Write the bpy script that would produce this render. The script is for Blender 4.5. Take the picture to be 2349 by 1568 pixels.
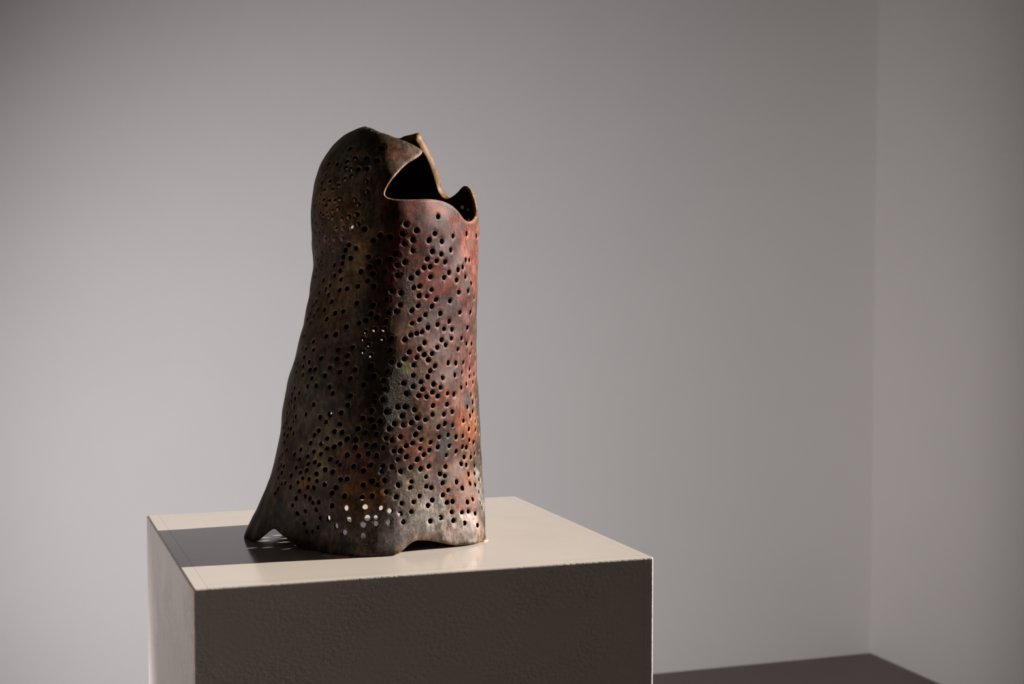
import bpy, bmesh, math, random
import numpy as np
from mathutils import Vector, Matrix, noise
from mathutils.geometry import delaunay_2d_cdt
from mathutils.kdtree import KDTree

for o in list(bpy.data.objects):
    bpy.data.objects.remove(o, do_unlink=True)
scene = bpy.context.scene
COL = scene.collection
D2R = math.pi / 180.0
TOP_Z = 1.023                      # height of the plinth top

# ------------------------------------------------------------------ camera
cam_d = bpy.data.cameras.new('camera'); cam = bpy.data.objects.new('camera', cam_d); COL.objects.link(cam)
F_PX = 3473.0
cam_d.sensor_width = 36.0; cam_d.lens = F_PX / 2349.0 * 36.0
cam_d.clip_start = 0.05; cam_d.clip_end = 100
PITCH = math.atan(179.0 / F_PX); YAW = math.atan(1199.5 / math.hypot(F_PX, 179.0))
_f = Vector((math.sin(YAW)*math.cos(PITCH), math.cos(YAW)*math.cos(PITCH), -math.sin(PITCH)))
_r = Vector((math.cos(YAW), -math.sin(YAW), 0)); _u = _r.cross(_f)
cam.matrix_world = Matrix(((_r.x, _u.x, -_f.x, 0), (_r.y, _u.y, -_f.y, 0), (_r.z, _u.z, -_f.z, 1.35), (0, 0, 0, 1)))
cam_d.dof.use_dof = True; cam_d.dof.focus_distance = 1.74; cam_d.dof.aperture_fstop = 9.0
scene.camera = cam

# ------------------------------------------------------------------ world, sun, added wall light, exposure
world = bpy.data.worlds.new('sky'); scene.world = world; world.use_nodes = True
_bg = world.node_tree.nodes['Background']
_bg.inputs[0].default_value = (0.62, 0.76, 1.0, 1); _bg.inputs[1].default_value = 0.3

SUN_ELEV, SUN_AZ = 21.0, -0.3       # degrees: above the horizon; off the plane of the plinth's front
sd = bpy.data.lights.new('sun', 'SUN'); sun = bpy.data.objects.new('sun', sd); COL.objects.link(sun)
sd.energy = 9.4; sd.color = (1.0, 0.91, 0.82); sd.angle = 0.5*D2R
_dir = Vector((-math.cos(SUN_AZ*D2R)*math.cos(SUN_ELEV*D2R), math.sin(SUN_AZ*D2R)*math.cos(SUN_ELEV*D2R), -math.sin(SUN_ELEV*D2R)))
sun.rotation_euler = _dir.to_track_quat('-Z', 'Y').to_euler(); sun.location = (6, 1.6, 4)

# added spotlight without a fixture, placed left to give the back wall its gradient
ld = bpy.data.lights.new('added_wall_wash', 'SPOT'); wl = bpy.data.objects.new('added_wall_wash', ld); COL.objects.link(wl)
ld.energy = 245.0; ld.color = (1.0, 0.968, 0.992); ld.spot_size = 73*D2R; ld.spot_blend = 1.0; ld.shadow_soft_size = 0.10
wl.location = (-0.50, 1.62, 0.62)
wl.rotation_euler = (Vector((1.25, 4.51, 0.80)) - wl.location).to_track_quat('-Z', 'Y').to_euler()

vs = scene.view_settings
vs.view_transform = 'Standard'; vs.look = 'None'; vs.exposure = 0.0; vs.gamma = 1.0; vs.use_curve_mapping = False

# ------------------------------------------------------------------ helpers
def link(name, me, mat, parent=None):
    o = bpy.data.objects.new(name, me); COL.objects.link(o)
    if mat is not None: me.materials.append(mat)
    if parent is not None: o.parent = parent
    return o

def box_into(bm, x0, x1, y0, y1, z0, z1):
    v = [bm.verts.new(p) for p in ((x0,y0,z0),(x1,y0,z0),(x1,y1,z0),(x0,y1,z0),(x0,y0,z1),(x1,y0,z1),(x1,y1,z1),(x0,y1,z1))]
    for f in ((0,3,2,1),(4,5,6,7),(0,1,5,4),(1,2,6,5),(2,3,7,6),(3,0,4,7)):
        bm.faces.new([v[i] for i in f])

def bm_done(bm, name):
    me = bpy.data.meshes.new(name); bm.normal_update(); bm.to_mesh(me); bm.free(); return me

def nodes_of(m):
    m.use_nodes = True; nt = m.node_tree; return nt, nt.nodes, nt.links, nt.nodes['Principled BSDF']

def tex_noise(nt, vec, scale, detail=4, rough=0.55):
    n = nt.nodes.new('ShaderNodeTexNoise'); n.inputs['Scale'].default_value = scale
    n.inputs['Detail'].default_value = detail; n.inputs['Roughness'].default_value = rough
    nt.links.new(vec, n.inputs['Vector']); return n.outputs['Fac']

def map_range(nt, val, a, b, c, d):
    n = nt.nodes.new('ShaderNodeMapRange'); n.inputs[1].default_value = a; n.inputs[2].default_value = b
    n.inputs[3].default_value = c; n.inputs[4].default_value = d; nt.links.new(val, n.inputs[0]); return n.outputs[0]

def math_node(nt, op, a, b):
    n = nt.nodes.new('ShaderNodeMath'); n.operation = op
    for i, x in enumerate((a, b)):
        if isinstance(x, (int, float)): n.inputs[i].default_value = x
        else: nt.links.new(x, n.inputs[i])
    return n.outputs[0]

def mix_col(nt, fac, a, b, mode='MIX'):
    n = nt.nodes.new('ShaderNodeMix'); n.data_type = 'RGBA'; n.blend_type = mode
    for i, x in ((0, fac), (6, a), (7, b)):
        if isinstance(x, (int, float)): n.inputs[i].default_value = x
        elif isinstance(x, tuple): n.inputs[i].default_value = (*x, 1)
        else: nt.links.new(x, n.inputs[i])
    return n.outputs[2]

def bump(nt, height, strength, dist, normal=None):
    n = nt.nodes.new('ShaderNodeBump'); n.inputs['Strength'].default_value = strength if isinstance(strength, (int, float)) else 1
    if not isinstance(strength, (int, float)): nt.links.new(strength, n.inputs['Strength'])
    n.inputs['Distance'].default_value = dist; nt.links.new(height, n.inputs['Height'])
    if normal is not None: nt.links.new(normal, n.inputs['Normal'])
    return n.outputs[0]

def obj_coord(nt):
    return nt.nodes.new('ShaderNodeTexCoord').outputs['Object']

def paint(name, base, rough, b_scale, b_dist, var=0.04, b2=None):
    m = bpy.data.materials.new(name); nt, N, Lk, P = nodes_of(m); c = obj_coord(nt)
    n1 = tex_noise(nt, c, 3.0, 3)
    col = mix_col(nt, map_range(nt, n1, 0.3, 0.7, 0, 1), tuple(x*(1-var) for x in base), tuple(min(1, x*(1+var)) for x in base))
    Lk.new(col, P.inputs['Base Color']); P.inputs['Roughness'].default_value = rough
    nb = bump(nt, tex_noise(nt, c, b_scale, 3), 0.5, b_dist)
    if b2: nb = bump(nt, tex_noise(nt, c, b2[0], 2), 0.6, b2[1], nb)
    Lk.new(nb, P.inputs['Normal']); return m

M_WALL = paint('wall_paint', (0.76, 0.735, 0.725), 0.75, 220, 0.0004, 0.012)
M_CEIL = paint('ceiling_paint', (0.20, 0.18, 0.17), 0.8, 200, 0.0004, 0.01)
M_REAR = paint('rear_wall_paint', (0.10, 0.09, 0.08), 0.8, 200, 0.0004, 0.01)
M_FLOOR = paint('floor_screed', (0.165, 0.130, 0.115), 0.55, 60, 0.0006, 0.06)
M_FRAME = paint('window_frame_paint', (0.70, 0.69, 0.67), 0.45, 120, 0.0002, 0.02)
# ------------------------------------------------------------------ the room
XL, XR, YF, YB, ZC, TH = -1.30, 2.873, -5.5, 4.51, 3.3, 0.16
WIN_R = (0.55, 2.45, 1.42, 2.62)   # y0, y1, z0, z1 of the opening in the right wall

def structure(name, boxes, mat):
    bm = bmesh.new()
    for b in boxes: box_into(bm, *b)
    o = link(name, bm_done(bm, name), mat); o['kind'] = 'structure'; return o

structure('floor', [(XL-TH, XR+TH, YF-TH, YB+TH, -0.1, 0.0)], M_FLOOR)
structure('ceiling', [(XL-TH, XR+TH, YF-TH, YB+TH, ZC, ZC+0.1)], M_CEIL)
structure('wall_back', [(XL-TH, XR+TH, YB, YB+TH, 0, ZC)], M_WALL)
structure('wall_front', [(XL-TH, XR+TH, YF-TH, YF, 0, ZC)], M_REAR)
def wall_with_window(name, x0, x1, w):
    y0, y1, z0, z1 = w
    return structure(name, [(x0, x1, YF, y0, 0, ZC), (x0, x1, y1, YB, 0, ZC), (x0, x1, y0, y1, 0, z0), (x0, x1, y0, y1, z1, ZC)], M_WALL)
wall_with_window('wall_right', XR, XR+TH, WIN_R)
structure('wall_left', [(XL-TH, XL, YF, YB, 0, ZC)], M_WALL)

def window(name, xa, xb, w, sill_x):
    y0, y1, z0, z1 = w; t = 0.035
    root = bpy.data.objects.new(name, None); COL.objects.link(root); root.location = ((xa+xb)/2, (y0+y1)/2, z0); root['kind'] = 'structure'
    ox, oy, oz = root.location
    def part(nm, b):
        bm = bmesh.new(); box_into(bm, b[0]-ox, b[1]-ox, b[2]-oy, b[3]-oy, b[4]-oz, b[5]-oz)
        bmesh.ops.bevel(bm, geom=bm.edges[:], offset=0.003, segments=2, profile=0.5, affect='EDGES')
        link(nm, bm_done(bm, nm), M_FRAME, root)
    part('window_frame', (xa, xb, y0, y0+t, z0+t, z1-t)); part('window_frame', (xa, xb, y1-t, y1, z0+t, z1-t))
    part('window_frame', (xa, xb, y0, y1, z1-t, z1)); part('window_sill', (min(xa, sill_x), max(xb, sill_x), y0, y1, z0, z0+t))
window('window_1', XR+0.06, XR+0.12, WIN_R, XR+0.12)

# ------------------------------------------------------------------ plinth
PX0, PX1, PY0, PY1 = 0.1885, 0.6970, 1.5340, 2.0070
m = bpy.data.materials.new('plinth_paint'); nt, N, Lk, P = nodes_of(m); c = obj_coord(nt)
col = mix_col(nt, map_range(nt, tex_noise(nt, c, 7, 4), 0.3, 0.7, 0, 1), (0.70, 0.63, 0.565), (0.735, 0.67, 0.605))
Lk.new(col, P.inputs['Base Color'])
geo = N.new('ShaderNodeNewGeometry'); sep = N.new('ShaderNodeSeparateXYZ'); Lk.new(geo.outputs['True Normal'], sep.inputs[0])
side = math_node(nt, 'SUBTRACT', 1.0, map_range(nt, sep.outputs['Z'], 0.4, 0.9, 0, 1))   # rolled texture on the upright faces, sanded top
st = N.new('ShaderNodeMapping'); st.inputs['Scale'].default_value = (1, 1, 1.15); Lk.new(c, st.inputs[0])
h1 = tex_noise(nt, st.outputs[0], 190, 2, 0.5); h2 = tex_noise(nt, c, 18, 2)
nb = bump(nt, h1, math_node(nt, 'MULTIPLY', side, math_node(nt, 'MULTIPLY', map_range(nt, h2, 0.35, 0.65, 0.15, 1.0), 0.75)), 0.0014)
nb = bump(nt, tex_noise(nt, c, 40, 3), 0.10, 0.0006, nb)
Lk.new(nb, P.inputs['Normal'])
Lk.new(map_range(nt, tex_noise(nt, c, 25, 4), 0.3, 0.7, 0.10, 0.17), P.inputs['Roughness'])
P.inputs['IOR'].default_value = 1.48
M_PLINTH = m

plinth = bpy.data.objects.new('plinth', None); COL.objects.link(plinth); plinth.location = ((PX0+PX1)/2, (PY0+PY1)/2, 0)
plinth['label'] = 'tall cream-painted box plinth carrying the ceramic sculpture'; plinth['category'] = 'plinth'
def hull():
    """the whole painted box with its softened edges; each panel is cut out of it"""
    ox, oy, _ = plinth.location
    bm = bmesh.new(); box_into(bm, PX0-ox, PX1-ox, PY0-oy, PY1-oy, 0, TOP_Z)
    es = [e for e in bm.edges if max(v.co.z for v in e.verts) > TOP_Z - 1e-4]
    bmesh.ops.bevel(bm, geom=es, offset=0.0026, segments=6, profile=0.5, affect='EDGES')
    return bm
def panel(name, cuts):
    """cuts: (axis, limit, keep side) in world units"""
    bm = hull(); off = plinth.location
    for ax, lim, side_ in cuts:
        no = Vector((0, 0, 0)); no[ax] = -side_; co = Vector((0, 0, 0)); co[ax] = lim - off[ax]
        g = bm.verts[:] + bm.edges[:] + bm.faces[:]
        r = bmesh.ops.bisect_plane(bm, geom=g, plane_co=co, plane_no=no, clear_outer=True)
        ed = [e for e in r['geom_cut'] if isinstance(e, bmesh.types.BMEdge)]
        bmesh.ops.edgenet_fill(bm, edges=ed)
    bmesh.ops.recalc_face_normals(bm, faces=bm.faces[:])
    me = bm_done(bm, name)
    return link(name, me, M_PLINTH, plinth)
G = 0.0001; TL, TR, TF, TT = 0.015, 0.0118, 0.016, 0.018
panel('side_panel', [(0, PX0+TL-G, -1)])
panel('side_panel', [(0, PX1-TR+G, 1)])
mid = [(0, PX0+TL+G, 1), (0, PX1-TR-G, -1)]
panel('front_panel', mid + [(1, PY0+TF-G, -1)])
panel('back_panel', mid + [(1, PY1-TF+G, 1)])
panel('top_panel', mid + [(1, PY0+TF+G, 1), (1, PY1-TF-G, -1), (2, TOP_Z-TT, 1)])
# ------------------------------------------------------------------ sculpture: measured form
ROW_T = [270, 278, 286, 295, 308, 325, 345, 370, 400, 430, 465, 500, 550, 600, 660, 720, 780, 840, 900, 960, 1010, 1050, 1090, 1130, 1165, 1200, 1230, 1256]
ROW_CX = [0.46998, 0.46875, 0.4694, 0.46534, 0.46235, 0.46105, 0.4615, 0.46135, 0.46263, 0.46324, 0.4631, 0.46263, 0.4627, 0.46321, 0.4616, 0.45766, 0.45351, 0.45024, 0.44886, 0.44816, 0.44579, 0.44322, 0.44273, 0.44206, 0.44207, 0.44058, 0.43922, 0.43894]
ROW_CY = [1.775, 1.77433, 1.77367, 1.77292, 1.77183, 1.77042, 1.7697, 1.7692, 1.7686, 1.768, 1.768, 1.768, 1.768, 1.768, 1.7684, 1.7688, 1.7692, 1.7696, 1.77, 1.77034, 1.77062, 1.77084, 1.77107, 1.77129, 1.77149, 1.77169, 1.77185, 1.772]
ROW_A = [0.012, 0.0267, 0.03812, 0.04779, 0.05897, 0.06832, 0.07785, 0.0864, 0.09326, 0.09883, 0.10195, 0.10388, 0.10337, 0.10228, 0.10373, 0.10607, 0.10974, 0.11488, 0.12003, 0.12327, 0.12523, 0.12687, 0.12797, 0.12893, 0.12854, 0.1282, 0.12644, 0.12663]
ROW_B = [0.02, 0.038, 0.048, 0.056, 0.064, 0.072, 0.079, 0.086, 0.0925, 0.097, 0.1, 0.102, 0.103, 0.104, 0.1052, 0.1066, 0.1084, 0.1102, 0.112, 0.1141, 0.11585, 0.11725, 0.11865, 0.12087, 0.12306, 0.1252, 0.127, 0.128]
ROW_FOOT = [0, 0, 0, 0, 0, 0, 0, 0, 0, 0, 0, 0, 0, 0, 0, 0, 0, 0, 0, 0, 0.00046, 0.00248, 0.00652, 0.01267, 0.01957, 0.02682, 0.03189, 0.03374]

# ---- sculpture surface: stacked sections, u = angle in plan, t = level down the body ----
def _interp(xs, ys, x):
    """Catmull-Rom through (xs, ys)."""
    xs = np.asarray(xs, float); ys = np.asarray(ys, float)
    x = np.clip(x, xs[0], xs[-1])
    i = np.clip(np.searchsorted(xs, x) - 1, 0, len(xs) - 2)
    m = np.gradient(ys, xs)
    h = xs[i + 1] - xs[i]; s = (x - xs[i]) / h
    return ((2*s**3 - 3*s**2 + 1) * ys[i] + (s**3 - 2*s**2 + s) * h * m[i]
            + (-2*s**3 + 3*s**2) * ys[i + 1] + (s**3 - s**2) * h * m[i + 1])

def _bump(u, u0, sig):
    d = (u - u0 + np.pi) % (2*np.pi) - np.pi
    return np.exp(-(d / sig)**2)

def level_z(t):
    return TOP_Z + (1233.0 - t) * 0.0005203

def surf(u, t):
    u = np.asarray(u, float); t = np.asarray(t, float)
    cx = _interp(ROW_T, ROW_CX, t); a = _interp(ROW_T, ROW_A, t)
    cy = _interp(ROW_T, ROW_CY, t); b = _interp(ROW_T, ROW_B, t)
    foot = _interp(ROW_T, ROW_FOOT, t)
    low = np.clip((t - 1020.0) / 210.0, 0, 1)**1.6
    mid = np.clip((t - 300) / 120, 0, 1) * np.clip((1180 - t) / 200, 0, 1)
    c, s = np.cos(u), np.sin(u)
    k3 = -0.085 * np.clip((1200.0 - t) / 300.0, 0, 1)
    X = cx + a*c
    Y = cy + b*s + 0.13*b*c + k3*b*np.sin(2*u)
    # outward plan displacement: feet, folds between them, slight hand-built unevenness
    d = foot * _bump(u, D2R*172, D2R*25)
    d = d - low * (0.011 * _bump(u, D2R*212, D2R*13) + 0.006 * _bump(u, D2R*135, D2R*14))
    d = d + low * (0.010 * _bump(u, D2R*(-106), D2R*26) + 0.019 * _bump(u, D2R*(-44), D2R*19)
                   + 0.010 * _bump(u, D2R*28, D2R*20) - 0.006 * _bump(u, D2R*(-76), D2R*12))
    d = d + 0.0016 * np.sin(3*u + t*0.013) * mid + 0.0011 * np.sin(5*u - t*0.021 + 1.0) * mid
    d = d + 0.0007 * np.sin(9*u + t*0.05)*np.sin(t*0.033 + 2*u)
    d = d + low * (0.0035 * _bump(u, D2R*187, D2R*4.5) - 0.0030 * _bump(u, D2R*179, D2R*4.5) + 0.0025 * _bump(u, D2R*197, D2R*4))
    X = X + d*c; Y = Y + d*s + 0.7*foot*_bump(u, D2R*172, D2R*25)
    return np.stack([X, Y, level_z(t)], -1)

def surf_n(u, t):
    e = 1e-3
    du = surf(u + e, t) - surf(u - e, t); dt = surf(u, t + 0.5) - surf(u, t - 0.5)
    n = np.cross(dt, du)
    return n / np.maximum(np.linalg.norm(n, axis=-1, keepdims=True), 1e-12)

# rim of the opening, (angle deg, level)
RIM = [(-80.9, 353.6), (-84.1, 362.0), (-89.4, 370.7), (-95.5, 380.3), (-100.7, 391.6), (-105.1, 404.6), (-109.3, 419.3), (-112.3, 433.8), (-114.0, 445.2), (-114.2, 454.7), (-112.6, 461.3), (-109.7, 465.0), (-105.9, 466.8), (-99.5, 466.9), (-92.1, 465.9), (-84.2, 464.7), (-77.3, 464.9), (-71.7, 466.6), (-65.8, 471.7), (-60.2, 479.7), (-54.7, 489.8), (-49.8, 500.1), (-44.6, 507.5), (-38.5, 510.9), (-31.9, 508.3), (-25.4, 500.7), (-14.0, 482.0), (-12.1, 458.8), (-6.7, 442.9), (-3.3, 430.3), (1.8, 423.5), (8.3, 421.7), (14.7, 426.1), (20.9, 433.7), (25.9, 442.5), (30.1, 448.4), (34.1, 447.0), (37.2, 439.5), (39.8, 427.9), (40.7, 416.4), (40.0, 400.0), (39.1, 383.8), (38.6, 366.6), (39.0, 348.5), (38.0, 329.7), (37.7, 313.0), (37.5, 300.5), (39.6, 295.1), (47.4, 296.9), (55.9, 299.3), (63.2, 302.0), (69.4, 305.7), (85.0, 300.0), (105.0, 293.0), (125.0, 288.0), (150.0, 288.5), (180.0, 290.5), (-162.0, 295.0), (-150.0, 299.5), (-139.1, 303.1), (-129.7, 309.2), (-121.1, 315.0), (-113.2, 320.2), (-106.0, 326.1), (-98.6, 331.8), (-91.3, 338.0), (-85.5, 345.2)]
# lower edge: feet and arches
BOTTOM = [(175.9, 1229.4), (179.7, 1228.7), (-173.9, 1219.8), (-170.9, 1208.4), (-168.9, 1197.1), (-167.0, 1189.9), (-164.4, 1190.1), (-161.1, 1200.6), (-158.4, 1208.8), (-155.8, 1216.6), (-153.2, 1227.3), (-149.9, 1231.0), (-145.3, 1231.0), (-138.7, 1231.0), (-128.7, 1231.0), (-118.2, 1231.0), (-110.0, 1231.0), (-101.6, 1231.0), (-97.1, 1231.0), (-93.5, 1225.7), (-89.0, 1213.3), (-85.3, 1206.2), (-82.6, 1205.4), (-77.2, 1208.9), (-70.1, 1215.6), (-62.7, 1223.8), (-58.5, 1227.6), (-54.2, 1230.5), (-50.4, 1231.0), (-45.9, 1231.0), (-41.1, 1230.7), (-33.0, 1229.0), (-20.0, 1222.0), (-8.0, 1213.0), (5.0, 1217.0), (17.0, 1229.0), (28.0, 1231.0), (40.0, 1230.0), (50.0, 1229.0), (58.0, 1226.0), (66.0, 1215.0), (73.0, 1197.0), (79.0, 1186.0), (86.0, 1183.0), (92.0, 1184.0), (98.0, 1190.0), (106.0, 1212.0), (116.0, 1228.0), (127.0, 1231.0), (138.0, 1224.0), (147.0, 1208.0), (155.0, 1210.0), (163.0, 1228.0), (170.0, 1231.0)]
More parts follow.
